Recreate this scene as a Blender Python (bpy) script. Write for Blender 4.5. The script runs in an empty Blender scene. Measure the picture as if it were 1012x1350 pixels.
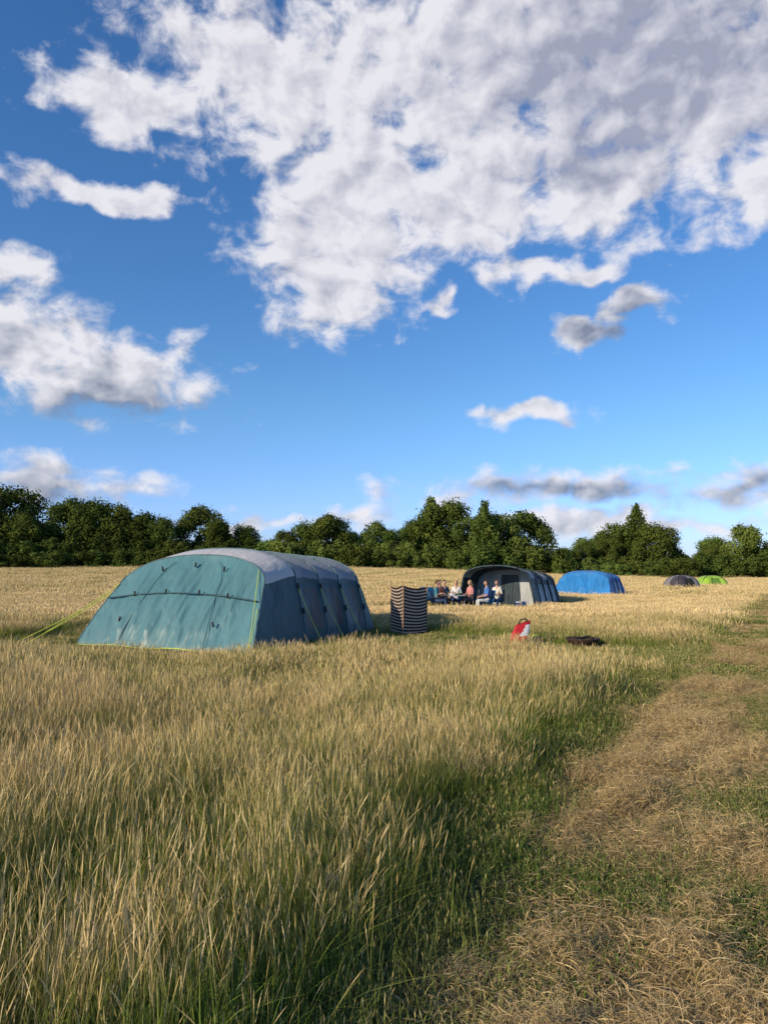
import bpy, math, random
import numpy as np
from mathutils import Vector, noise, Matrix
random.seed(7); rng=np.random.default_rng(7)
sc=bpy.context.scene
sc.view_settings.view_transform='Standard'; sc.view_settings.look='None'; sc.view_settings.exposure=0
R=math.radians

# ------------------------------------------------------------------ helpers
def ss(a,b,x):
    t=np.clip((x-a)/(b-a),0,1); return t*t*(3-2*t)
def height(x,y):
    x=np.asarray(x,float); y=np.asarray(y,float)
    z=-.42*ss(16,36,y)-.12*ss(36,70,y)
    z=z+1.75*ss(48,125,y)*ss(48,-8,x)
    return z
def H(x,y): return float(height(x,y))
EY=[-20,1.5,2.9,4.2,6.3,11.4,13.7,29.5,45,60,90,140]
EX=[-11,-.85,-.22,.36,1.26,4.1,5.6,13.3,22,31.5,52,86]
def edge(y): return np.interp(y,EY,EX)

class NT:
    def __init__(s,tree): s.t=tree; s.n=tree.nodes; s.l=tree.links
    def node(s,typ,**kw):
        n=s.n.new(typ)
        for k,v in kw.items(): setattr(n,k,v)
        return n
    def put(s,inp,v):
        if isinstance(v,bpy.types.NodeSocket): s.l.new(v,inp)
        elif v is not None:
            if hasattr(inp.default_value,'__len__') and not hasattr(v,'__len__'): v=(v,)*len(inp.default_value)
            if hasattr(inp.default_value,'__len__') and len(inp.default_value)==4 and len(v)==3: v=(*v,1)
            inp.default_value=v
    def math(s,op,a,b=None,c=None,clamp=False):
        n=s.node('ShaderNodeMath',operation=op,use_clamp=clamp)
        s.put(n.inputs[0],a)
        if b is not None: s.put(n.inputs[1],b)
        if c is not None: s.put(n.inputs[2],c)
        return n.outputs[0]
    def vm(s,op,a,b=None,c=None):
        n=s.node('ShaderNodeVectorMath',operation=op)
        s.put(n.inputs[0],a)
        if b is not None: s.put(n.inputs[1],b)
        if c is not None: s.put(n.inputs[2],c)
        return n.outputs['Value'] if op in('LENGTH','DOT_PRODUCT','DISTANCE') else n.outputs[0]
    def mix(s,f,a,b,bt='MIX'):
        n=s.node('ShaderNodeMix',data_type='RGBA',blend_type=bt)
        s.put(n.inputs[0],f); s.put(n.inputs[6],a); s.put(n.inputs[7],b); return n.outputs[2]
    def noise(s,vec,scale,detail=4,rough=.55,dist=0,col=False,dim='3D'):
        n=s.node('ShaderNodeTexNoise',noise_dimensions=dim)
        if vec is not None: s.l.new(vec,n.inputs['Vector'])
        n.inputs['Scale'].default_value=scale; n.inputs['Detail'].default_value=detail
        n.inputs['Roughness'].default_value=rough; n.inputs['Distortion'].default_value=dist
        return n.outputs['Color'] if col else n.outputs['Fac']
    def mr(s,v,a,b,c=0,d=1,smooth=True):
        n=s.node('ShaderNodeMapRange',interpolation_type='SMOOTHSTEP' if smooth else 'LINEAR')
        s.put(n.inputs['Value'],v)
        for k,q in zip(('From Min','From Max','To Min','To Max'),(a,b,c,d)): s.put(n.inputs[k],q)
        return n.outputs['Result']
def newmat(name):
    m=bpy.data.materials.new(name); m.use_nodes=True; m.node_tree.nodes.clear()
    nt=NT(m.node_tree); out=nt.node('ShaderNodeOutputMaterial'); return m,nt,out
def pmat(name,col,rough=.7,var=.15,scale=3,bump=0,bscale=20,metal=0,spec=.3,transl=0):
    m,nt,out=newmat(name)
    b=nt.node('ShaderNodeBsdfPrincipled')
    tc=nt.node('ShaderNodeTexCoord').outputs['Object']
    n=nt.noise(tc,scale,5,.6)
    c=nt.mix(nt.mr(n,.3,.7),[q*(1-var) for q in col],[min(1,q*(1+var)) for q in col])
    nt.put(b.inputs['Base Color'],c); b.inputs['Roughness'].default_value=rough
    b.inputs['Metallic'].default_value=metal; b.inputs['Specular IOR Level'].default_value=spec
    if bump:
        bn=nt.node('ShaderNodeBump'); bn.inputs['Strength'].default_value=bump; bn.inputs['Distance'].default_value=.02
        nt.l.new(nt.noise(tc,bscale,4,.6),bn.inputs['Height']); nt.l.new(bn.outputs[0],b.inputs['Normal'])
    sh=b.outputs[0]
    nt.l.new(sh,out.inputs['Surface']); return m

class MB:
    def __init__(s): s.v=[]; s.f=[]; s.m=[]
    def grid(s,rows,matf=0,closed=False):
        nr=len(rows); nc=len(rows[0]); o=len(s.v)
        for r in rows: s.v.extend([tuple(p) for p in r])
        for i in range(nr-1):
            for j in range(nc if closed else nc-1):
                j2=(j+1)%nc
                s.f.append((o+i*nc+j,o+i*nc+j2,o+(i+1)*nc+j2,o+(i+1)*nc+j))
                s.m.append(matf(i,j) if callable(matf) else matf)
    def tube(s,pts,r,mat=0,n=8):
        pts=[Vector(p) for p in pts]; rows=[]
        rs=r if hasattr(r,'__len__') else [r]*len(pts)
        for i,p in enumerate(pts):
            d=(pts[min(i+1,len(pts)-1)]-pts[max(i-1,0)]).normalized()
            a=d.cross(Vector((0,0,1)) if abs(d.z)<.9 else Vector((1,0,0))).normalized(); b=d.cross(a)
            rows.append([p+(a*math.cos(t)+b*math.sin(t))*rs[i] for t in [2*math.pi*k/n for k in range(n)]])
        o=len(s.v); s.grid(rows,mat,True)
        s.f.append(tuple(range(o,o+n))); s.m.append(mat)
        e=len(s.v)-n; s.f.append(tuple(range(e,e+n))); s.m.append(mat)
    def box(s,c,sz,mat=0,rot=None,bev=.12):
        c=Vector(c); hx,hy,hz=[q/2 for q in sz]; b=min(hx,hy,hz)*bev*2
        rows=[]
        for z,k in ((-hz,b),(-hz+b,0),(hz-b,0),(hz,b)):
            X=hx-k; Y=hy-k; q=b*.7
            ring=[(X-q,-Y,z),(X,-Y+q,z),(X,Y-q,z),(X-q,Y,z),(-X+q,Y,z),(-X,Y-q,z),(-X,-Y+q,z),(-X+q,-Y,z)]
            rows.append([c+(rot@Vector(p) if rot else Vector(p)) for p in ring])
        o=len(s.v); s.grid(rows,mat,True)
        s.f.append(tuple(reversed(range(o,o+8)))); s.m.append(mat)
        e=len(s.v)-8; s.f.append(tuple(range(e,e+8))); s.m.append(mat)
    def sphere(s,c,r,mat=0,n=12,fn=None):
        rr=r if hasattr(r,'__len__') else (r,r,r); rows=[]
        for i in range(n+1):
            th=math.pi*i/n
            row=[]
            for j in range(n*2):
                ph=math.pi*j/n
                d=Vector((math.sin(th)*math.cos(ph),math.sin(th)*math.sin(ph),math.cos(th)))
                p=Vector((d.x*rr[0],d.y*rr[1],d.z*rr[2]))
                if fn: p=fn(p,d)
                row.append(Vector(c)+p)
            rows.append(row)
        s.grid(rows,mat,True)
    def build(s,name,mats,parent=None,smooth=True,coll=None):
        me=bpy.data.meshes.new(name); me.from_pydata([tuple(v) for v in s.v],[],s.f)
        for m in mats: me.materials.append(m)
        me.polygons.foreach_set('material_index',s.m)
        me.polygons.foreach_set('use_smooth',[smooth]*len(s.f)); me.update()
        ob=bpy.data.objects.new(name,me); (coll or sc.collection).objects.link(ob)
        if parent: ob.parent=parent
        return ob
def empty(name,loc,rz=0):
    e=bpy.data.objects.new(name,None); e.location=loc; e.rotation_euler=(0,0,rz); e.empty_display_size=.2
    sc.collection.objects.link(e); return e

# ------------------------------------------------------------------ camera
cam=bpy.data.cameras.new('camera'); co=bpy.data.objects.new('camera',cam); sc.collection.objects.link(co)
co.location=(0,0,1.6); co.rotation_euler=(R(94.2),0,0)
cam.sensor_fit='VERTICAL'; cam.sensor_height=24; cam.lens=24*975/1350; cam.clip_end=3000; cam.clip_start=.05
sc.camera=co

# ------------------------------------------------------------------ sun + sky
EL=21.0
S=Vector((-.82*math.cos(R(EL)),-.57*math.cos(R(EL)),math.sin(R(EL)))).normalized()
sl=bpy.data.lights.new('sun','SUN'); sl.energy=5.0; sl.angle=R(.53); sl.color=(1,.83,.60)
so=bpy.data.objects.new('sun',sl); so.rotation_euler=S.to_track_quat('Z','Y').to_euler(); so.location=(-20,-20,20); sc.collection.objects.link(so)

w=bpy.data.worlds.new('World'); sc.world=w; w.use_nodes=True; w.node_tree.nodes.clear()
try: w.cycles.sampling_method='NONE'
except Exception as e_: print(e_)
nt=NT(w.node_tree); wout=nt.node('ShaderNodeOutputWorld')
sky=nt.node('ShaderNodeTexSky'); sky.sky_type='NISHITA'; sky.sun_disc=False
sky.sun_elevation=R(EL); sky.sun_rotation=math.atan2(S.x,S.y)%(2*math.pi)
sky.air_density=1.0; sky.dust_density=.3; sky.ozone_density=2.4
bgs=nt.node('ShaderNodeBackground'); bgs.inputs[1].default_value=.15
gen=nt.node('ShaderNodeTexCoord').outputs['Generated']
sx=nt.node('ShaderNodeSeparateXYZ'); nt.l.new(gen,sx.inputs[0]); X,Y,Z=sx.outputs
az=nt.math('MULTIPLY',nt.math('ARCTAN2',X,Y),57.2958)
el=nt.math('MULTIPLY',nt.math('ARCSINE',Z),57.2958)
hs=nt.node('ShaderNodeHueSaturation'); hs.inputs['Saturation'].default_value=1.22; hs.inputs['Value'].default_value=1.0
nt.l.new(sky.outputs[0],hs.inputs['Color'])
tint=nt.mix(nt.mr(el,0,13),(.60,.75,1.45),(.82,.94,1.12))
nt.l.new(nt.mix(1.0,hs.outputs[0],tint,'MULTIPLY'),bgs.inputs[0])
cx=nt.node('ShaderNodeCombineXYZ'); nt.l.new(az,cx.inputs[0]); nt.l.new(el,cx.inputs[1]); P0=cx.outputs[0]
cq=nt.node('ShaderNodeCombineXYZ'); nt.l.new(az,cq.inputs[0]); nt.l.new(nt.math('MULTIPLY',el,1.4),cq.inputs[1]); Q=cq.outputs[0]
wn=nt.noise(Q,.16,2,.6,col=True,dim='2D')
P=nt.vm('ADD',P0,nt.vm('MULTIPLY_ADD',wn,(6,4,0),(-3,-2,0)))
def field(blobs):
    acc=None
    for a,e,ra,re in blobs:
        d=nt.vm('LENGTH',nt.vm('MULTIPLY_ADD',P,(1/ra,1/re,0),(-a/ra,-e/re,0)))
        acc=d if acc is None else nt.math('SMOOTH_MIN',acc,d,.25)
    return nt.math('SUBTRACT',1,acc)
clouds=[(12,36,25,11),(-7,34.5,15,6),(23,31.5,15,8.5),(-1.5,28.5,11,7),(-3.5,24,8.5,6),(-4,20.6,5.5,3.8),
 (-20,31.5,7,2.6),(-21,26,7.5,1.25),(7,27,10,5.2),(16,27,10,3.6),(27.5,25.5,4.5,2.8),(11.5,21.8,5.5,1.3),(16,21.4,3.2,1.1),
 (-20.5,13.6,8.5,3.6),(-26,15.5,6.5,4),(-30,20,6.0,3.0),(10.5,11.6,5.4,1.0),
 (15.5,17.2,3.0,1.3),(19.8,19,2.8,1.3),(4.2,20,1.6,1.0),
 (-25,5.9,9,1.6),(12,5.6,15,1.9),(27,5.8,9,1.7),(17,3.0,12,1.0),(-1.5,3.7,3,1.2),(-11,3.1,8,.7),
 (80,24,40,8),(-80,24,30,8)]
F=field(clouds)
n1=nt.noise(Q,.30,7,.57,.2,dim='2D')
Qo=nt.vm('ADD',Q,(-1.0,1.2,0))
n2=nt.noise(Qo,.30,3,.55,.2,dim='2D')
dens=nt.math('ADD',F,nt.math('MULTIPLY',nt.math('SUBTRACT',n1,.5),1.8))
alpha=nt.mr(dens,-.10,nt.mr(el,4,20,.8,.56))
grey=field([(-20,11.4,10,2.6),(22,34,19,7),(17.5,18.0,5,2.8),(18,5.0,20,1.7),(-25,5,10,1.3),(17,29,8,3)])
lit=nt.math('MULTIPLY',nt.math('SUBTRACT',n1,n2),1.7)
thick=nt.mr(dens,.35,1.5,0,.25)
shade=nt.math('ADD',nt.math('SUBTRACT',.86,thick),lit)
shade=nt.math('SUBTRACT',shade,nt.mr(grey,-.15,.75,0,.66))
shade=nt.math('MINIMUM',nt.math('MAXIMUM',shade,0),1)
ccol=nt.mix(shade,nt.mix(nt.mr(el,17,24),(.22,.26,.36),(.36,.38,.49)),(.85,.84,.89))
bgc=nt.node('ShaderNodeBackground'); bgc.inputs[1].default_value=1.0; nt.l.new(ccol,bgc.inputs[0])
alpha=nt.math('MULTIPLY',alpha,nt.mr(el,.3,2.5,0,.95))
mx=nt.node('ShaderNodeMixShader'); nt.l.new(alpha,mx.inputs[0]); nt.l.new(bgs.outputs[0],mx.inputs[1]); nt.l.new(bgc.outputs[0],mx.inputs[2])
nt.l.new(mx.outputs[0],wout.inputs[0])

# ------------------------------------------------------------------ ground
def axis(parts):
    out=[]
    for a,b,st in parts: out+=list(np.arange(a,b,st))
    return np.array(out+[parts[-1][1]])
gx=axis([(-1200,-200,100),(-200,-60,10),(-60,-20,3),(-20,30,1),(30,100,3),(100,200,10),(200,1200,100)])
gy=axis([(-200,-20,20),(-20,45,1),(45,140,3),(140,300,16),(300,1600,100)])
GX,GY=np.meshgrid(gx,gy); GZ=height(GX,GY)
V=np.stack([GX,GY,GZ],-1).reshape(-1,3); nc=len(gx); nr=len(gy)
I=np.arange(nr*nc).reshape(nr,nc)
Fc=np.stack([I[:-1,:-1],I[:-1,1:],I[1:,1:],I[1:,:-1]],-1).reshape(-1,4)
me=bpy.data.meshes.new('ground'); me.from_pydata(V.tolist(),[],Fc.tolist()); 
me.polygons.foreach_set('use_smooth',[True]*len(Fc))
ground=bpy.data.objects.new('ground',me); sc.collection.objects.link(ground)
m,nt,out=newmat('meadow_soil')
pos=nt.node('ShaderNodeNewGeometry').outputs['Position']
b=nt.node('ShaderNodeBsdfDiffuse')
a=nt.noise(pos,.25,3,.6); f=nt.noise(pos,9,3,.7)
sp=nt.node('ShaderNodeSeparateXYZ'); nt.l.new(pos,sp.inputs[0])
far=nt.mr(sp.outputs[1],25,60)
c=nt.mix(nt.mr(a,.35,.65),(.09,.12,.03),(.15,.14,.05))
c=nt.mix(nt.mr(f,.4,.65),c,(.06,.09,.022))
c=nt.mix(far,c,nt.mix(nt.mr(a,.35,.65),(.42,.31,.13),(.34,.27,.12)))
c=nt.mix(nt.mr(sp.outputs[1],132,140),c,(.05,.07,.02))
nt.put(b.inputs['Color'],c)
nt.l.new(b.outputs[0],out.inputs[0])
me.materials.append(m)

m,nt,out=newmat('mown_turf')
pos=nt.node('ShaderNodeNewGeometry').outputs['Position']
b=nt.node('ShaderNodeBsdfDiffuse')
a=nt.noise(pos,.9,3,.65); f=nt.noise(pos,28,4,.75); g2=nt.noise(pos,2.2,4,.65)
c=nt.mix(nt.mr(a,.4,.62),(.26,.18,.08),(.17,.145,.055))
c=nt.mix(nt.mr(g2,.48,.62),c,(.10,.12,.036))
c=nt.mix(nt.mr(f,.35,.7),nt.mix(.65,c,(.045,.035,.02)),nt.mix(.35,c,(.44,.33,.16)))
nt.put(b.inputs['Color'],c)
bn=nt.node('ShaderNodeBump'); bn.inputs['Strength'].default_value=1; bn.inputs['Distance'].default_value=.05
nt.l.new(f,bn.inputs['Height']); nt.l.new(bn.outputs[0],b.inputs['Normal']); nt.l.new(b.outputs[0],out.inputs[0])
turf=m
PW=5.2
mb=MB(); rows=[]
ys=np.concatenate([np.arange(-10,45,.7),np.arange(45,125,3)])
for y in ys:
    e=float(edge(y)); wv=.25*noise.noise(Vector((0,y*.5,1)))
    rows.append([(e+wv-.25+(PW+.5)*k/10,y,H(e+wv-.25+(PW+.5)*k/10,y)+.004+.0006*abs(y)) for k in range(11)])
mb.grid(rows); mb.build('mown_path',[turf])
SX=[-8,-3,0,1.5,3,4.1,5.9]; SLO=[12.6,11.8,12.3,12.2,11.9,11.4,11.4]; SHI=[21,21,18.8,17.3,15.6,14.6,13.6]
mb=MB(); rows=[]
for x in np.arange(-8,5.3,.5):
    lo=float(np.interp(x,SX,SLO)); hi=float(np.interp(x,SX,SHI))
    rows.append([(x,lo+(hi-lo)*k/10,H(x,lo+(hi-lo)*k/10)+.009) for k in range(11)])
mb.grid(rows); mb.build('mown_strip',[turf])

# ------------------------------------------------------------------ grass masks
A1=math.radians(25)
T1=(-4.33,14.35)
def in_tent1(x,y,mg):
    dx=x-T1[0]; dy=y-T1[1]
    lx=dx*math.cos(A1)-dy*math.sin(A1); ly=dx*math.sin(A1)+dy*math.cos(A1)
    return abs(lx)<2.1+mg and -mg*1.0<ly<5.0+mg
CLEAR=[(3.0,34.0,4.6),(6.3,37.2,3.4),(14.2,51.5,3.6),(26.2,65.8,2.2),(31,71,2.0)]
def tallness(x,y,mg=0):
    j=noise.noise(Vector((x*.8,y*.8,3)))*.18+noise.noise(Vector((x*3,y*3,5)))*.10
    e=float(edge(y))
    if e+j-mg<x<e+PW+j+mg: return 0
    t=1.0
    if x<e: t=min(1,.55+(e+j-x)*1.3)
    if in_tent1(x,y,.45+mg): return 0
    if in_tent1(x,y,1.6): t*=.5
    if -8<x<6.2:
        lo=np.interp(x,SX,SLO); hi=np.interp(x,SX,SHI)
        if lo+j-mg<y<hi+j+mg: return 0 if x>-1 else .3*t
    for cx_,cy_,r in CLEAR:
        if (x-cx_)**2+(y-cy_)**2<(r+j+mg)**2: return 0
    return t

def grassmat(name,gr,yg,st0,st1,k0=.35,k1=1.10,np_=(.38,.62)):
    m,nt,out=newmat(name)
    at=nt.node('ShaderNodeAttribute',attribute_name='gcol'); s=nt.node('ShaderNodeSeparateColor'); nt.l.new(at.outputs['Color'],s.inputs[0])
    t,r,ty=s.outputs
    pos=nt.node('ShaderNodeNewGeometry').outputs['Position']
    n=nt.noise(pos,.5,2,.6)
    oi=nt.node('ShaderNodeObjectInfo').outputs['Random']
    patch=nt.math('ADD',nt.math('MULTIPLY',nt.mr(n,*np_),.7),nt.math('MULTIPLY',oi,.3))
    leaf=nt.mix(r,gr,yg)
    k=nt.math('ADD',nt.math('MULTIPLY',t,1.0),nt.math('MULTIPLY',patch,.38))
    stem=nt.mix(nt.mr(k,k0,k1),nt.mix(r,gr,yg),nt.mix(nt.math('POWER',r,1.3),st0,st1))
    leaf=nt.mix(nt.math('MULTIPLY',nt.math('MULTIPLY',patch,patch),.40),leaf,st0)
    c=nt.mix(ty,leaf,stem)
    d=nt.node('ShaderNodeBsdfDiffuse')
    nt.put(d.inputs['Color'],c)
    nt.l.new(d.outputs[0],out.inputs[0])
    return m
GM=grassmat('meadow_grass',(.075,.14,.020),(.23,.28,.055),(.46,.33,.13),(.76,.60,.33),.45,1.2,(.42,.66))
GF=grassmat('meadow_grass_dry',(.24,.25,.07),(.40,.35,.13),(.60,.44,.20),(.80,.62,.35))
GT=grassmat('short_turf',(.06,.115,.02),(.15,.19,.05),(.32,.28,.11),(.48,.39,.18))
GH=grassmat('cut_hay',(.30,.21,.095),(.44,.32,.15),(.56,.41,.20),(.76,.60,.33))

def ribbons(name,n,size,hr,width,stemfrac,lean,mat,flat=False,leafh=(.35,.85),pile=0.0,curl=.5,gauss=False):
    K=6
    if gauss:
        bx=np.clip(rng.normal(0,size*.30,n),-size,size); by=np.clip(rng.normal(0,size*.30,n),-size,size)
    else:
        bx=(rng.random(n)-.5)*size; by=(rng.random(n)-.5)*size
    st=(rng.random(n)<stemfrac)
    h=hr[0]+(hr[1]-hr[0])*rng.random(n)
    h=np.where(st,h,hr[1]*(leafh[0]+(leafh[1]-leafh[0])*rng.random(n)))
    a=rng.random(n)*2*np.pi; ln=np.abs(rng.normal(0,lean,n))*np.where(st,1,2.2)
    wind=(.10*np.where(st,1,.5)*h)[:,None]
    tt=np.linspace(0,1,K)[None,:]
    if not flat: tt=np.array([0,.30,.58,.80,.90,1.0])[None,:]
    if flat:
        cur=rng.normal(0,curl,n)[:,None]
        dx=np.cos(a[:,None]+cur*tt)*h[:,None]/K; dy=np.sin(a[:,None]+cur*tt)*h[:,None]/K
        px=bx[:,None]+np.cumsum(dx,1); py=by[:,None]+np.cumsum(dy,1)
        z0=.006+rng.random(n)*(.02+pile*np.exp(-((bx**2+by**2)/(size*.28)**2)))
        pz=z0[:,None]+np.sin(tt*np.pi)*rng.random(n)[:,None]*.015+rng.normal(0,.01+pile*.12,n)[:,None]*tt
        pz=np.maximum(pz,.004)
    else:
        px=bx[:,None]+(np.cos(a)*ln*h)[:,None]*tt**2+wind*tt**2
        py=by[:,None]+(np.sin(a)*ln*h)[:,None]*tt**2
        pz=h[:,None]*(tt-.25*np.minimum(ln,1.5)[:,None]*tt**2)
    fa=rng.random(n)*np.pi
    prof_s=np.array([.7,.55,.45,.45,1.7,.25]); prof_l=np.array([.8,1.2,1.1,.8,.5,.1])
    if flat: prof_s=prof_l=np.array([.8,1,1,1,.9,.5])
    wd=np.where(st[:,None],prof_s[None],prof_l[None]*1.2)*width*(.6+.8*rng.random(n))[:,None]*.5
    if flat:
        sxv=-np.sin(a)[:,None]*wd; syv=np.cos(a)[:,None]*wd; szv=rng.normal(0,.5,n)[:,None]*wd
    else:
        sxv=np.cos(fa)[:,None]*wd; syv=np.sin(fa)[:,None]*wd; szv=0*wd
    L=np.stack([px-sxv,py-syv,pz-szv],-1); Rr=np.stack([px+sxv,py+syv,pz+szv],-1)
    V=np.stack([L,Rr],2).reshape(-1,3)
    base=(np.arange(n)*K*2)[:,None]+(np.arange(K-1)*2)[None,:]
    F=np.stack([base,base+1,base+3,base+2],-1).reshape(-1,4)
    me=bpy.data.meshes.new(name); me.from_pydata(V.tolist(),[],F.tolist())
    ca=me.color_attributes.new('gcol','FLOAT_COLOR','POINT')
    hr_=np.repeat(rng.random(n),K*2); T=np.repeat(np.tile(tt[0],n),2); ty=np.repeat(st.astype(float),K*2)
    ca.data.foreach_set('color',np.stack([T,hr_,ty,np.ones_like(T)],-1).ravel().astype(np.float32))
    me.materials.append(mat)
    return bpy.data.objects.new(name,me)
def coll_of(name,obs):
    c=bpy.data.collections.new(name)
    for o in obs: c.objects.link(o)
    return c
def scatter(name,pts,scl,coll,zrot=None,tilt=.06):
    n=len(pts); me=bpy.data.meshes.new(name); me.from_pydata([tuple(p) for p in pts],[],[])
    at=me.attributes.new('iscale','FLOAT_VECTOR','POINT'); at.data.foreach_set('vector',np.array(scl,dtype=np.float32).ravel())
    rot=np.zeros((n,3),dtype=np.float32); rot[:,2]=(rng.random(n)-.5)*1.2 if zrot else rng.random(n)*6.283
    rot[:,0]=rng.normal(0,tilt,n); rot[:,1]=rng.normal(0,tilt,n)
    at=me.attributes.new('irot','FLOAT_VECTOR','POINT'); at.data.foreach_set('vector',rot.ravel())
    ob=bpy.data.objects.new(name,me); sc.collection.objects.link(ob)
    g=bpy.data.node_groups.new(name+'_nodes','GeometryNodeTree')
    g.interface.new_socket('Geometry',in_out='INPUT',socket_type='NodeSocketGeometry')
    g.interface.new_socket('Geometry',in_out='OUTPUT',socket_type='NodeSocketGeometry')
    N=g.nodes; Lk=g.links
    gi=N.new('NodeGroupInput'); go=N.new('NodeGroupOutput'); ip=N.new('GeometryNodeInstanceOnPoints')
    ci=N.new('GeometryNodeCollectionInfo'); ci.inputs['Collection'].default_value=coll
    ci.inputs['Separate Children'].default_value=True; ci.inputs['Reset Children'].default_value=True
    Lk.new(gi.outputs[0],ip.inputs['Points']); Lk.new(ci.outputs[0],ip.inputs['Instance'])
    ip.inputs['Pick Instance'].default_value=True
    for an,soc in(('iscale','Scale'),('irot','Rotation')):
        na=N.new('GeometryNodeInputNamedAttribute'); na.data_type='FLOAT_VECTOR'; na.inputs['Name'].default_value=an
        Lk.new(na.outputs['Attribute'],ip.inputs[soc])
    rv=N.new('FunctionNodeRandomValue'); rv.data_type='INT'
    for s_ in rv.inputs:
        if s_.enabled and s_.name=='Min': s_.default_value=0
        if s_.enabled and s_.name=='Max': s_.default_value=len(coll.objects)-1
    o_=[s_ for s_ in rv.outputs if s_.enabled][0]
    Lk.new(o_,ip.inputs['Instance Index'])
    Lk.new(ip.outputs[0],go.inputs[0])
    md=ob.modifiers.new('scatter','NODES'); md.node_group=g
    return ob

near=coll_of('grass_near',[ribbons('blade_near_%d'%i,520,.42,(.22,.60),.0020,.22,.17,GM,gauss=True,leafh=(.2,.72)) for i in range(6)])
mid=coll_of('grass_mid',[ribbons('blade_mid_%d'%i,1300,.8,(.22,.50),.0033,.30,.16,GM,gauss=True,leafh=(.22,.78)) for i in range(5)])
midd=coll_of('grass_mid_dry',[ribbons('blade_midd_%d'%i,2100,1.4,(.20,.42),.0075,.55,.16,GF,gauss=True) for i in range(4)])
farc=coll_of('grass_far',[ribbons('blade_far_%d'%i,1700,3.6,(.2,.40),.019,.75,.14,GF,gauss=True) for i in range(4)])
def gen(n,y0,y1,wide=2.0,xr=None):
    out=[]
    for _ in range(n):
        y=math.sqrt(random.uniform(y0*y0,y1*y1)); hw=.56*y+wide
        out.append((random.uniform(-hw,hw),y))
    return out
def tall(name,n,y0,y1,coll,thr=.05,wide=2.0,sc_=1.0,mg=0):
    pts=[];scl=[]
    for x,y in gen(n,y0,y1,wide):
        t=tallness(x,y,mg)
        if t<=thr: continue
        v=noise.noise(Vector((x*.35,y*.35,9)))+.8*noise.noise(Vector((x*1.3,y*1.3,2)))
        hsc=(.82+.34*v+random.uniform(-.20,.20))*t*sc_
        s=random.uniform(.85,1.2)
        pts.append((x,y,H(x,y)-.01)); scl.append((s,s,max(.18,hsc)))
    return scatter(name,pts,scl,coll)
tall('tall_meadow_grass',2300,1.2,8.5,near,mg=.04)
tall('tall_meadow_grass',2600,8,20,mid,mg=.12)
tall('tall_meadow_grass',3300,19,46,midd,wide=4,mg=.2)
tall('tall_meadow_grass',3200,44,122,farc,wide=10,mg=.5)

turfc=coll_of('turf',[ribbons('turf_blade_%d'%i,320,.45,(.025,.08),.0030,.2,.45,GT,leafh=(.4,1),gauss=True) for i in range(4)])
turff=coll_of('turf_far',[ribbons('turf_far_blade_%d'%i,500,1.3,(.04,.09),.010,.3,.4,GT,leafh=(.5,1)) for i in range(3)])
hayc=coll_of('hay',[ribbons('hay_strand_%d'%i,300,.5,(.04,.16),.0019,.5,.2,GH,flat=True,gauss=True) for i in range(4)])
hayf=coll_of('hay_far',[ribbons('hay_far_strand_%d'%i,420,1.4,(.12,.3),.008,.5,.2,GH,flat=True) for i in range(3)])
clump=coll_of('hay_clump',[ribbons('clump_strand_%d'%i,900,.42,(.04,.14),.0019,.5,.2,GH,flat=True,pile=.17,curl=1.2,gauss=True) for i in range(4)])
pt=[];st=[];ph=[];sh=[];pc=[];sc2=[]
for _ in range(6500):
    y=math.sqrt(random.uniform(1.5**2,14.5**2)); e=float(edge(y)); x=random.uniform(e-.5,min(e+PW+.2,.56*y+1.2))
    d=x-e; nn=noise.noise(Vector((x*.9,y*.9,2)))+.7*noise.noise(Vector((x*2.8,y*2.8,5)))
    ridge=math.exp(-((d-1.1-.15*math.sin(y))/.45)**2)
    pg=.98 if d<.3 else .80-.45*ridge-.8*nn
    if random.random()<pg:
        pt.append((x,y,H(x,y)+.004)); s=random.uniform(.8,1.15); st.append((s,s,s*(1.9 if d<.25 else .8)))
    php=.05+.40*max(0,min(1,(d-.2)/.6))+.4*ridge+.9*nn*(d>.3)
    if random.random()<php:
        ph.append((x,y,H(x,y)+.012)); s=random.uniform(.8,1.2); sh.append((s,s,s))
    if d>.35 and random.random()<.40*ridge*(nn>-.15)+.22*(nn>.18):
        pc.append((x,y,H(x,y)+.006)); s=random.uniform(.4,1.05); sc2.append((s,s,s*random.uniform(.5,1.5)))
scatter('short_turf',pt,st,turfc); scatter('cut_hay',ph,sh,hayc,tilt=.02); scatter('hay_clumps',pc,sc2,clump,tilt=.05)
pt=[];st=[];ph=[];sh=[]
for _ in range(4200):
    y=math.sqrt(random.uniform(13.5**2,100**2)) if random.random()<.4 else random.uniform(13.5,45); e=float(edge(y)); x=random.uniform(e-.5,e+PW)
    nn=noise.noise(Vector((x*.6,y*.4,2)))
    if random.random()<.25-1.0*nn+(.2 if x-e<.5 else 0): pt.append((x,y,H(x,y)+.02)); st.append((1,1,.8))
    if random.random()<.7+nn: ph.append((x,y,H(x,y)+.03+.0006*y)); sh.append((1,1,1))
for _ in range(1800):
    x=random.uniform(-1.2,6); lo=np.interp(x,SX,SLO); hi=np.interp(x,SX,SHI); y=random.uniform(lo-.4,hi+.4)
    if tallness(x,y)<.05 and not in_tent1(x,y,-.1):
        if random.random()<.6: pt.append((x,y,H(x,y)+.006)); st.append((.7,.7,1.0))
        if random.random()<.4: ph.append((x,y,H(x,y)+.02)); sh.append((.7,.7,1))
for cx_,cy_,r in CLEAR:
    for _ in range(int(r*r*7)):
        a=random.random()*6.28; q=r*math.sqrt(random.random()); x=cx_+q*math.cos(a); y=cy_+q*math.sin(a)
        pt.append((x,y,H(x,y))); st.append((1,1,1.3))
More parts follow.
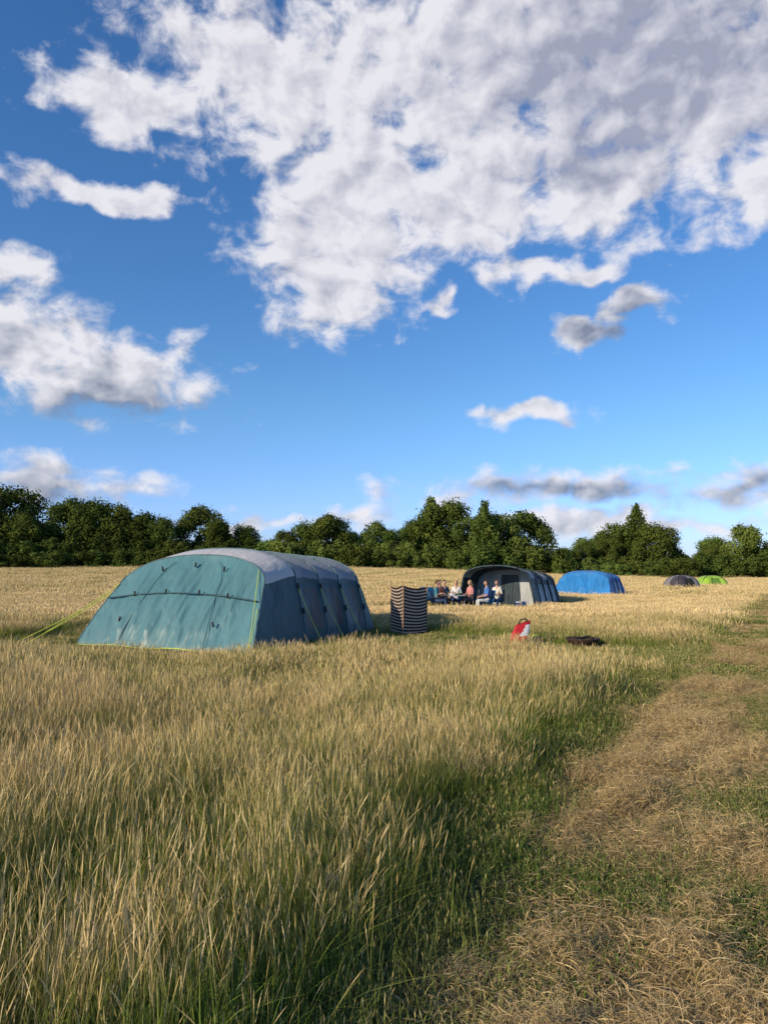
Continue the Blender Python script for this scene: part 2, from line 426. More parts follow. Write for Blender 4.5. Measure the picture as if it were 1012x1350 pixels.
scatter('short_turf',pt,st,turff); scatter('cut_hay',ph,sh,hayf,tilt=.01)

# ------------------------------------------------------------------ trees
def leafmat(name,c0,c1,c2):
    m,nt,out=newmat(name)
    at=nt.node('ShaderNodeAttribute',attribute_name='lc'); s=nt.node('ShaderNodeSeparateColor'); nt.l.new(at.outputs['Color'],s.inputs[0])
    on=nt.node('ShaderNodeObjectInfo'); oi=on.outputs['Random']
    c=nt.mix(s.outputs[0],c0,c1); c=nt.mix(nt.math('MULTIPLY',s.outputs[1],.55),c,c2)
    h=nt.node('ShaderNodeHueSaturation'); nt.put(h.inputs['Hue'],nt.mr(oi,0,1,.478,.512,False)); nt.put(h.inputs['Value'],nt.mr(nt.math('FRACT',nt.math('MULTIPLY',oi,7.3)),0,1,.65,1.35,False))
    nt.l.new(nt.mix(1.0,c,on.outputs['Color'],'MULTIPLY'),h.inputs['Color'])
    d=nt.node('ShaderNodeBsdfDiffuse')
    nt.l.new(h.outputs[0],d.inputs['Color']); nt.l.new(d.outputs[0],out.inputs[0]); return m
LM=leafmat('foliage',(.045,.080,.016),(.09,.135,.028),(.13,.15,.036))
BARK=pmat('bark',(.10,.075,.05),.9,.3,2,.6,8)
def tree_mesh(name,seed,kind,hh=10.0):
    r=np.random.default_rng(seed); lobes=[]
    if kind=='round':
        Wd=hh*r.uniform(.40,.50)
        for i in range(46):
            u=r.uniform(0,1)**.9; z=hh*(.10+.76*u); rad=Wd*math.sqrt(max(.06,1-((u-.38)/.66)**2))*.85
            a=r.uniform(0,6.283); q=rad*math.sqrt(r.uniform(.12,1))
            lobes.append((q*math.cos(a),q*math.sin(a),z,hh*r.uniform(.06,.15),1.0))
        nl=15000; ls=.32
    elif kind=='cone':
        for i in range(110):
            u=(i+.5)/110; z=hh*(.05+.90*u); rad=hh*(.27*(1-u)**.75+.015)
            a=i*2.399+r.uniform(-.4,.4); q=rad*r.uniform(.25,1)
            lobes.append((q*math.cos(a),q*math.sin(a),z,hh*r.uniform(.04,.085)*(1.15-.7*u),1.5))
        nl=15000; ls=.28
    elif kind=='open':
        Wd=hh*.38
        for i in range(34):
            u=r.uniform(0,1); z=hh*(.14+.74*u); rad=Wd*math.sqrt(max(.05,1-((u-.4)/.65)**2))
            a=r.uniform(0,6.283); q=rad*math.sqrt(r.uniform(.15,1))
            lobes.append((q*math.cos(a),q*math.sin(a),z,hh*r.uniform(.05,.11),1.15))
        nl=9500; ls=.28
    else:
        for i in range(26):
            a=r.uniform(0,6.283); q=hh*.55*math.sqrt(r.uniform(0,1))
            lobes.append((q*math.cos(a)*1.3,q*math.sin(a),hh*r.uniform(.06,.8)*(1-.3*q/hh),hh*r.uniform(.13,.24),.95))
        nl=7500; ls=.28
    lob=np.array(lobes); wgt=lob[:,3]**2; idx=r.choice(len(lob),nl,p=wgt/wgt.sum())
    d=r.normal(size=(nl,3)); d/=np.linalg.norm(d,axis=1)[:,None]
    rr=lob[idx,3]*(1-.4*r.random(nl)**2)*(1+.22*np.sin(d[:,0]*7+idx)*np.cos(d[:,2]*6+idx*2))
    stray=r.random(nl)<.14; rr=np.where(stray,rr*1.4,rr)
    c=lob[idx,:3]+d*rr[:,None]*np.stack([np.ones(nl),np.ones(nl),lob[idx,4]],-1)
    c[:,2]=np.maximum(c[:,2],.15)
    nrm=d+r.normal(size=(nl,3))*.45; nrm/=np.linalg.norm(nrm,axis=1)[:,None]
    up=r.normal(size=(nl,3)); t1=np.cross(nrm,up); t1/=np.linalg.norm(t1,axis=1)[:,None]; t2=np.cross(nrm,t1)
    s=(ls*(.5+.8*r.random(nl)))[:,None]*.5
    Vv=np.stack([c-t1*s,c-t2*s*.7,c+t1*s,c+t2*s*.7],1).reshape(-1,3)
    Ff=np.arange(nl*4).reshape(-1,4)
    verts=Vv.tolist(); faces=Ff.tolist()
    mb=MB(); mb.v=verts; mb.f=faces; mb.m=[0]*nl
    if kind!='bush':
        mb.tube([(0,0,-.3),(.05,0,hh*.15),(-.05,.08,hh*.4),(.1,0,hh*.7)],[hh*.03,hh*.022,hh*.016,hh*.005],1)
        for k in range(9):
            L=lob[r.integers(len(lob))]; z0=hh*r.uniform(.15,.5)
            mb.tube([(0,0,z0),(L[0]*.5,L[1]*.5,(z0+L[2])*.5+.2),(L[0],L[1],L[2])],[hh*.011,hh*.007,hh*.003],1,6)
    me=bpy.data.meshes.new(name); me.from_pydata(mb.v,[],mb.f); me.materials.append(LM); me.materials.append(BARK)
    me.polygons.foreach_set('material_index',mb.m)
    ca=me.color_attributes.new('lc','FLOAT_COLOR','POINT'); nv=len(mb.v); col=np.ones((nv,4),dtype=np.float32)
    lr=r.random(len(lob)); col[:nl*4,0]=np.repeat(lr[idx],4); col[:nl*4,1]=np.repeat(r.random(nl),4)
    ca.data.foreach_set('color',col.ravel()); return me
rounds=[tree_mesh('broadleaf_crown',10+i,'round') for i in range(5)]
cones=[tree_mesh('conical_crown',30+i,'cone') for i in range(3)]
opens=[tree_mesh('open_crown',40+i,'open') for i in range(2)]
bushes=[tree_mesh('bush_crown',50+i,'bush',4.0) for i in range(3)]
TL=empty('distant_tree_line',(0,0,0))
def plant(me,x,y,h,base,wf=1.0,nm='tree'):
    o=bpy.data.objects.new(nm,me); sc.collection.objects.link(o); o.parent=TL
    k=.70+.38*float(ss(-45,-5,x)); o.color=(k,k,k*.98,1)  # dimmer colour towards the left paints in the shaded look of those trees
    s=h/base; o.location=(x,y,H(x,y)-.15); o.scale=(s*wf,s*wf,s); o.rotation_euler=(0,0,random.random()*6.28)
D=123
tl=[(-92,12,'r'),(-84,14,'r'),(-76,13,'r'),(-69,14.8,'r'),(-63.5,14.2,'r'),(-58.5,9.4,'r'),(-54,12.4,'r'),(-49,11.6,'r'),(-45,10.8,'r'),(-40,9.4,'r'),(-35.5,8.6,'r'),(-31,11.0,'r'),(-27.5,8.2,'r'),
(-23.5,7.4,'r'),(-17,6.6,'r'),(-12.5,8.4,'r'),(-9.2,9.6,'r'),(-4.8,6.4,'o'),(-1.5,8.2,'r'),(2.2,7.0,'o'),(5.5,8,'r'),(8.2,12.6,'c'),(10.4,12.0,'r'),(14,9.2,'o'),(16.2,11.6,'c'),(19,10.4,'r'),(24,11.2,'r'),
(29.6,4.8,'r'),(33.5,6.2,'o'),(37.5,7.0,'r'),(40.3,9.8,'r'),(43.2,12.8,'c'),(45.4,9.2,'r'),(48.5,6.6,'r'),(52,5.6,'o'),(57.5,6.4,'r'),(61.5,9.6,'r'),(66.5,9.0,'r'),(72,9.5,'r'),(79,8,'r'),(86,10,'r'),(95,9,'r')]
for i,(x,h,k) in enumerate(tl):
    pool={'r':rounds,'c':cones,'o':opens}[k]; me=pool[i%len(pool)]
    plant(me,x,D+random.uniform(-4,6),h*1.04,10.0,{'r':1.0,'c':1.05,'o':1.15}[k]*random.uniform(.85,1.15))
    if random.random()<.85: plant(rounds[(i+1)%5],x+random.uniform(-3,3),D+14,h*random.uniform(.58,.84),10,1.2)
for k in range(130):
    x=-100+200*k/129+random.uniform(-.8,.8); hb=random.uniform(2.4,5.8) if x<26 or x>50 else random.uniform(2.4,4.2)
    plant(bushes[k%3],x,D-6+random.uniform(-2.5,2.5),hb,4.0,1.1,'hedge_bush')
for k in range(14):
    x=-75+3.0*k+random.uniform(-1,1); plant(bushes[k%3],x,D-14+random.uniform(-2,2)+k*.4,random.uniform(2.6,4.2),4.0,1.3,'hedge_bush')

# ------------------------------------------------------------------ tents
def fabric(name,col,rough=.5,var=.12,transl=.0,bump=.5):
    m,nt,out=newmat(name)
    b=nt.node('ShaderNodeBsdfPrincipled'); tc=nt.node('ShaderNodeTexCoord').outputs['Object']
    n=nt.noise(tc,.9,3,.5); c=nt.mix(nt.mr(n,.3,.7),[q*(1-var) for q in col],[q*(1+var) for q in col])
    nt.put(b.inputs['Base Color'],c); b.inputs['Roughness'].default_value=rough; b.inputs['Specular IOR Level'].default_value=.35
    mp=nt.node('ShaderNodeMapping'); mp.inputs['Scale'].default_value=(3.0,1.8,.45); nt.l.new(tc,mp.inputs[0])
    h=nt.math('ADD',nt.noise(mp.outputs[0],1.5,2,.45,.6),nt.math('MULTIPLY',nt.noise(tc,60,2),.02))
    bn=nt.node('ShaderNodeBump'); bn.inputs['Strength'].default_value=bump; bn.inputs['Distance'].default_value=.2
    nt.l.new(h,bn.inputs['Height']); nt.l.new(bn.outputs[0],b.inputs['Normal'])
    nt.l.new(b.outputs[0],out.inputs[0]); return m
BLACK=pmat('black_webbing',(.012,.012,.014),.6)
ROPE=pmat('lime_rope',(.50,.60,.08),.6)
PEG=pmat('steel_peg',(.35,.35,.36),.35,metal=.8)
TRIMW=fabric('grey_piping',(.45,.46,.46),.5)

ZS=.665
def tunnel_tent(name,loc,th,hw,H0,H1,S1,A0,Sb,Lg,mats,narch=4,open_front=False,detail=True,scal=.03,thr0=.70,fdrop=.12):
    root=empty(name,(loc[0],loc[1],H(*loc)),-th)
    FR,SD,RF,RL,WN,TR=range(6)
    def Hs(s):
        h=H0+(H1-H0)*s/Lg
        if not open_front: h*=1-fdrop*(1-float(ss(S1*.6,A0,s)))
        return h
    arch=[A0+(Lg-Sb-A0)*k/(narch-1) for k in range(narch)]
    def zrat(u):
        v=min(u,1-u)*2
        if v<.42: return ZS*(v/.42)
        t=(v-.42)/.58*math.pi/2
        return ZS+(1-ZS)*math.sin(t)**.9
    def xrat(u):
        v=min(u,1-u)*2; sg=1 if u<.5 else -1
        if v<.42:
            k=v/.42; return sg*(1-.135*k**1.35)
        t=(v-.42)/.58*math.pi/2
        return sg*.865*math.cos(t)**.86 if t<math.pi/2-1e-6 else 0.0
    def sec(s):
        if s<=arch[0]: return -1,(s/max(arch[0],1e-3))
        if s>=arch[-1]: return narch-1,(s-arch[-1])/max(Lg-arch[-1],1e-3)
        for k in range(narch-1):
            if s<=arch[k+1]: return k,(s-arch[k])/(arch[k+1]-arch[k])
    def pt(u,s):
        zr=zrat(u); x=hw*xrat(u); z=Hs(s)*zr; k,l=sec(s)
        sg=.045*math.sin(math.pi*l) if 0<=k<narch-1 else .012*math.sin(math.pi*min(1,max(0,l)))
        wr=.012*noise.noise(Vector((x*2,s*3,z*1.5)))*min(1,zr*3)+.03*noise.noise(Vector((x*1,s*7,z*1.1)))*min(1,zr*3)*(1-zr)
        f=1-sg*min(1,.25+zr)
        return Vector((x*f+wr*(1 if x>0 else -1),s,z*f+wr*.5*zr))
    def g(zr): return S1*zr**1.1
    def gb(zr): return Lg-Sb*zr**1.3
    ph=140; us=[i/ph for i in range(ph+1)]
    mb=MB(); 
    spans=[('f',10)]+[(k,14) for k in range(narch-1)]+[('b',6)]
    rowsS=[]
    for kind,n in spans:
        for q in range(n+1 if kind=='b' else n): rowsS.append((kind,q/n))
    def spos(kind,q,u):
        zr=zrat(u)
        if kind=='f':
            s0=0 if open_front else g(zr); return s0+(arch[0]-s0)*q
        if kind=='b': return arch[-1]+(gb(zr)-arch[-1])*q
        return arch[kind]+(arch[kind+1]-arch[kind])*q
    rows=[[pt(p,spos(k,q,p)) for p in us] for k,q in rowsS]
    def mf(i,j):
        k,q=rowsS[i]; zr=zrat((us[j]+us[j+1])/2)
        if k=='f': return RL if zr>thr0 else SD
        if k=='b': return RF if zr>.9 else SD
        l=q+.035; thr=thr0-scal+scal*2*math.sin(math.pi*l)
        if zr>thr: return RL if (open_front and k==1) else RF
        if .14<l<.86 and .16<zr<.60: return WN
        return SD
    mb.grid(rows,mf)
    if not open_front:
        rows=[]; nn=110
        pr=[.5*i/80 for i in range(81)]
        for p in pr:
            zr=zrat(p); s=g(zr); P1=pt(p,s); row=[]
            for j in range(nn+1):
                t=-1+2*j/nn; x=P1.x*t
                ed=(1-abs(t)**6)*min(1,zr*5)*(1-zr**8)
                fold=noise.noise(Vector((x*4.2+zr*2,zr*.8,8)))+.7*noise.noise(Vector((x*9-zr*3,zr*1.1,3)))
                wv=(.07*noise.noise(Vector((x*1.2,zr*1.0,4)))+.075*fold*(1.25-zr))*ed
                wv+=-.06*ed*math.sin(math.pi*zr)*(1-t*t)
                row.append(Vector((x,s+wv,P1.z)))
            rows.append(row)
        mb.grid(rows,lambda i,j:FR)
    rows=[]; pr=[.5*i/24 for i in range(25)]
    for p in pr:
        s=gb(zrat(p)); P1=pt(p,s)
        rows.append([Vector((P1.x*(-1+2*j/24),s,P1.z)) for j in range(25)])
    mb.grid(rows,SD)
    if open_front:
        s=Lg*.42; rows=[]
        for p in pr:
            P1=pt(p,s); rows.append([Vector((P1.x*.985*(-1+2*j/24),s,P1.z*.985)) for j in range(25)])
        mb.grid(rows,lambda i,j:(FR if 8<j<16 and i<15 else RL))
    mb.build('fabric_shell',mats,root)
    tb=MB()
    for a in arch:
        tb.tube([pt(p,a)+Vector((0,0,.003)) for p in us[::3]],.022 if detail else .04,0,6)
    fe=[pt(p,0 if open_front else g(zrat(p))) for p in us[::2]]
    tb.tube(fe,.014 if not open_front else .06,0,6)
    tb.build('arch_beams',[mats[5]],root)
    return root,pt,g,arch,zrat
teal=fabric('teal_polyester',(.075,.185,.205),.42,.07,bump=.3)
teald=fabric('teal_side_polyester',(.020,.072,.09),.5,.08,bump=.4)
roofg=fabric('grey_roof_polyester',(.20,.225,.25),.5,.06,bump=.2)
roofl=fabric('pale_roof_polyester',(.50,.49,.47),.5,.05,bump=.2)
wing=fabric('smoked_window',(.045,.055,.064),.4,.12,bump=.3)
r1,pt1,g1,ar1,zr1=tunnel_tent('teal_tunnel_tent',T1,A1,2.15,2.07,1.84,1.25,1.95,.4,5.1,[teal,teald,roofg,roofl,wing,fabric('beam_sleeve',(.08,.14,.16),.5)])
db=MB()
def fp(x,zr,off=-.03):
    lo_,hi_=0,.5
    for _ in range(20):
        md_=(lo_+hi_)/2
        if zr1(md_)<zr: lo_=md_
        else: hi_=md_
    s=g1(zr); P=pt1(lo_,s)
    return Vector((P.x*x,s+off-.06*(1-x*x)*math.sin(math.pi*zr),P.z))
seam=MB()
seam.tube([fp(t,.60-.08*t*t,-.045) for t in np.linspace(-.97,.97,40)],.016,0,6)
for xx in(-.5,.5): seam.tube([fp(xx*(1-.12*z),z,-.035) for z in np.linspace(.03,.93,24)],.006,0,5)
seam.build('door_seams',[teald],r1)
for x,z in((-.62,.585),(-.2,.615),(.25,.61),(.62,.58),(-.60,.30),(.55,.28),(-.5,.86),(.5,.86),(.02,.9)):
    p=fp(x,z,-.07); db.box(p,(.03,.03,.10),0,Matrix.Rotation(.3*random.uniform(-1,1),3,'Y'))
for a in ar1:
    for u_ in (.11,.19):
        p=pt1(u_,a)+Vector((.03,0,0)); db.box(p,(.03,.04,.13),0,Matrix.Rotation(-.15,3,'Y'))
db.build('toggle_straps',[BLACK],r1)
hem=MB()
hem.tube([Vector((t*2.15,-.015,.03+.015*math.sin(t*9))) for t in np.linspace(-1,1,30)],.012,0,6)
hem.tube([Vector((2.16,s,.03)) for s in np.linspace(0,4.9,20)],.010,0,6)
def rope(mb,a,b,r=.007):
    a=Vector(a);b=Vector(b); mb.tube([a.lerp(b,t)+Vector((0,0,-.04*math.sin(math.pi*t))) for t in np.linspace(0,1,7)],r,0,5)
pegs=MB()
def guy(a,b):
    rope(hem,a,b); b=Vector(b); pegs.tube([b+Vector((0,0,-.05)),b+Vector((0,0,.12))],.008,0,6)
for s_ in ar1:
    for sg,q in((1,.5),(-1,1.5)):
        P=pt1(.20 if sg>0 else .80,s_); guy(P,(sg*(2.15+q),s_-.2,.03))
guy(pt1(.79,.95),(-3.5,-.3,.03)); guy(fp(-.98,.70),(-3.0,-.5,.03)); guy(pt1(.79,.95),(-3.9,.5,.03))
guy(fp(.99,.85),(2.35,-.4,.03)); guy(fp(.98,.45),(2.25,-.25,.03))
hem.build('guy_ropes_and_hem',[ROPE],r1); pegs.build('pegs',[PEG],r1)

dk=fabric('dark_green_polyester',(.013,.030,.040),.45); 
tunnel_tent('open_porch_tent',(5.35,35.6),R(30),1.95,2.05,1.75,.9,.9,.5,4.2,
  [dk,dk,fabric('dark_roof_panel',(.02,.038,.05),.5),fabric('pale_lining',(.36,.38,.39),.6),fabric('porch_window',(.14,.18,.20),.3),dk],narch=4,open_front=True,detail=False,thr0=.74,scal=.03)
tunnel_tent('blue_tunnel_tent',(13.0,49.3),R(34),2.0,1.85,1.6,1.0,1.3,.7,3.7,
  [fabric('sky_blue_polyester',(.03,.20,.48),.4),fabric('royal_blue_polyester',(.015,.09,.30),.4),fabric('blue_roof',(.05,.22,.48),.4),fabric('blue_roof_front',(.05,.25,.54),.4),fabric('tent_window',(.24,.32,.38),.3),fabric('navy_sleeve',(.01,.05,.2),.4)],narch=3,detail=False)
def dome(name,loc,rx,ry,hh,c1,c2,c3,rz,door=True):
    root=empty(name,(loc[0],loc[1],H(*loc)),rz); mb=MB(); n=64; rows=[]
    for i in range(25):
        th=math.pi/2*i/24; row=[]
        for j in range(n):
            a=2*math.pi*j/n; ca,sa=math.cos(a),math.sin(a); q=(abs(ca)**3.2+abs(sa)**3.2)**(-1/3.2)
            q=q*(1-.05*math.cos(4*a)); k=math.cos(th)**.75
            row.append((rx*q*ca*k,ry*q*sa*k,hh*math.sin(th)**.9))
        rows.append(row)
    def mf(i,j):
        a=(j+.5)/n*4%4; s=a%1
        if i>18: return 1
        if 45<=j<=51 and i<14 and door: return 2
        return 1 if (int(a)%2==1) else 0
    mb.grid(rows,mf,True); mb.build('fabric_shell',[c1,c2,c3],root)
    tb=MB()
    for k in range(2):
        pts=[]
        for t in np.linspace(-1,1,33):
            th=math.acos(min(1,abs(t))); a=R(45+90*k)+(math.pi if t<0 else 0)
            q=(abs(math.cos(a))**3.2*2)**(-1/3.2)*1.05; kk=math.cos(th)**.75
            pts.append((rx*q*math.cos(a)*kk,ry*q*math.sin(a)*kk,hh*math.sin(th)**.9+.02))
        tb.tube(pts,.022,0,6)
    tb.build('poles',[BLACK],root); rp=MB()
    for sx_ in(-1,1):
        for sy_ in(-1,1): rope(rp,(sx_*rx*.8,sy_*ry*.8,hh*.6),(sx_*rx*1.6,sy_*ry*1.5,.02),.008)
    rp.build('guy_ropes',[TRIMW],root); return root
dome('grey_dome_tent',(26,65),1.3,1.3,1.28,fabric('plum_grey_polyester',(.06,.05,.055),.5),fabric('taupe_polyester',(.20,.18,.18),.5),fabric('tent_inside',(.02,.02,.02),.9),.2)
dome('lime_dome_tent',(31,70.5),1.4,1.3,1.2,fabric('lime_polyester',(.28,.46,.04),.5),fabric('lime_roof',(.34,.52,.06),.5),fabric('tent_door',(.10,.2,.03),.9),-.1)

# ------------------------------------------------------------------ windbreak
m,nt,out=newmat('striped_canvas')
b=nt.node('ShaderNodeBsdfDiffuse')
at=nt.node('ShaderNodeAttribute',attribute_name='stripe')
st_=nt.math('FRACT',nt.math('MULTIPLY',at.outputs['Fac'],15.0)); st_=nt.math('GREATER_THAN',st_,.40)
cs=nt.mix(st_,(.52,.45,.38),(.065,.044,.038)); nt.put(b.inputs['Color'],cs)
t=nt.node('ShaderNodeBsdfTranslucent'); nt.put(t.inputs['Color'],cs)
x=nt.node('ShaderNodeMixShader'); x.inputs[0].default_value=.35
nt.l.new(b.outputs[0],x.inputs[1]); nt.l.new(t.outputs[0],x.inputs[2]); nt.l.new(x.outputs[0],out.inputs[0])
WB=empty('striped_windbreak',(0,0,0)); mb=MB(); WOOD=pmat('pole_wood',(.32,.2,.1),.7)
pl=[(.16,17.55),(.42,16.6),(.98,17.15)]; tops=[1.14,1.18,1.12]; NI=61
rows=[[] for _ in range(NI)]
for s in range(len(pl)-1):
    for q in range(17):
        if s and q==0: continue
        t=q/16; x=pl[s][0]*(1-t)+pl[s+1][0]*t; y=pl[s][1]*(1-t)+pl[s+1][1]*t
        for i in range(NI):
            v=i/(NI-1); top=tops[s]*(1-t)+tops[s+1]*t-.05*math.sin(math.pi*t)
            z=.04+(top-.04)*v-.02*math.sin(math.pi*t)*math.sin(math.pi*v)
            dd=.05*math.sin(math.pi*t)*math.sin(math.pi*v+.4)+.02*noise.noise(Vector((x*5,y*5,v*3)))*math.sin(math.pi*t)
            rows[i].append((x+dd,y-dd,z))
mb.grid(rows); wo=mb.build('canvas',[m],WB)
fa_=wo.data.attributes.new('stripe','FLOAT','POINT'); ncol=len(rows[0])
fa_.data.foreach_set('value',[ (k//ncol)/(NI-1) for k in range(len(wo.data.vertices))])
mb=MB()
for (x,y),tp in zip(pl,tops): mb.tube([(x,y-.015,-.1),(x+.01,y-.015,tp+.07)],.013,0,8)
mb.build('poles',[WOOD],WB)

# ------------------------------------------------------------------ bag, chair + fire pit
RED=pmat('red_fabric',(.50,.02,.03),.7,bump=.5); WHT=pmat('white_fabric',(.70,.69,.67),.7,bump=.4); STEEL=pmat('dark_tube',(.03,.03,.035),.4,metal=.5)
GRN=pmat('lime_fabric',(.4,.6,.05),.7)
def camp_chair(name,loc,rz,c1,c2,s=1.0,tilt=0):
    root=empty(name,(loc[0],loc[1],H(*loc)),rz); root.scale=(s,s,s); root.rotation_euler=(tilt,0,rz)
    mb=MB(); rows=[]
    prof=[(-.24,.44),(-.12,.415),(0,.40),(.12,.405),(.2,.43),(.235,.55),(.27,.70),(.30,.86),(.315,.93)]
    for y,z in prof: rows.append([(x,y+.0,z-.025*(1-(x/.26)**2)) if y<.2 else (x,y+.03*(1-(x/.26)**2),z) for x in np.linspace(-.26,.26,9)])
    mb.grid(rows,lambda i,j:1 if i>=5 and 2<=j<=5 and i<7 else 0)
    rows2=[[ (p[0],p[1]+.012,p[2]-.012) for p in r] for r in rows]; mb.grid(rows2,0)
    mb.build('seat_and_back',[c1,c2],root)
    fb=MB()
    for sx_ in(-.28,.28):
        fb.tube([(sx_,-.26,.0),(sx_,.22,.44),(sx_,.32,.95)],.011,0,6); fb.tube([(sx_,.28,.0),(sx_,-.24,.44),(sx_,-.24,.62)],.011,0,6)
        fb.tube([(sx_,-.26,.62),(sx_,.0,.61),(sx_,.24,.63)],.02,0,6)
    for y in(-.25,.27): fb.tube([(-.28,y,.02),(.28,y,.42 if y<0 else .02)],.009,0,6); fb.tube([(.28,y,.02),(-.28,y,.42 if y<0 else .02)],.009,0,6)
    fb.build('frame',[STEEL],root); return root
rb=empty('red_and_white_beach_bag',(2.60,14.7,0),R(15)); mb=MB(); rows=[]
for i in range(17):
    v=i/16; z=.02+.46*v; ring=[]
    for j in range(40):
        a=2*math.pi*j/40; ca,sa=math.cos(a),math.sin(a); q=(abs(ca)**4+abs(sa)**4)**(-.25)
        wx=.165*(1+.10*math.sin(math.pi*v)-.06*v); wy=.085*(1.15-.75*v)
        ring.append(Vector((wx*q*ca+.20*v+.012*noise.noise(Vector((a*2,v*4,1))),wy*q*sa+.10*v,z+.05*ca*v)))
    rows.append(ring)
mb.grid(rows,lambda i,j:1 if (6<i<14 and 27<j-(i-5)*.6<35) else 0,True)
for sg in(-1,1): mb.tube([(.10,.1*1+.02*sg,.46),(.15,.1+.03*sg,.54),(.26,.1+.03*sg,.56),(.30,.1+.02*sg,.49)],.008,2,6)
mb.build('fabric_and_handles',[RED,WHT,STEEL],rb)
bg=empty('dark_holdall',(2.98,14.85,0),.3); mb=MB()
mb.sphere((0,0,.10),(.20,.12,.11),0,12,lambda p,d:Vector((p.x,p.y,p.z*(1 if p.z>0 else .9)))); mb.tube([(-.1,-.06,.17),(-.05,-.1,.25),(.05,-.1,.25),(.1,-.06,.17)],.01,1,6)
mb.sphere((-.26,-.1,.06),(.07,.06,.06),1,8)
mb.build('bag',[STEEL,GRN],bg)
fp_=empty('fire_pit',(3.8,14.3,0),0); fp_.scale=(.85,.85,.8); mb=MB()
rows=[[(r_*math.cos(a),r_*math.sin(a),z_) for a in [2*math.pi*k/24 for k in range(24)]] for r_,z_ in((.02,.12),(.18,.13),(.3,.2),(.36,.29),(.39,.29),(.385,.27),(.31,.17),(.18,.10),(.02,.09))]
mb.grid(rows,0,True)
for k in range(3): mb.tube([(.25*math.cos(k*2.1),.25*math.sin(k*2.1),.15),(.34*math.cos(k*2.1),.34*math.sin(k*2.1),.0)],.014,0,6)
for k in range(5): mb.tube([(-.22+.06*k,-.15+.05*k,.26),(.2-.05*k,.12-.03*k,.31)],.03,1,7)
mb.build('bowl_legs_logs',[pmat('rusty_steel',(.06,.035,.025),.7,.4,8),pmat('charred_log',(.09,.06,.04),.9,.5,10,.5)],fp_)

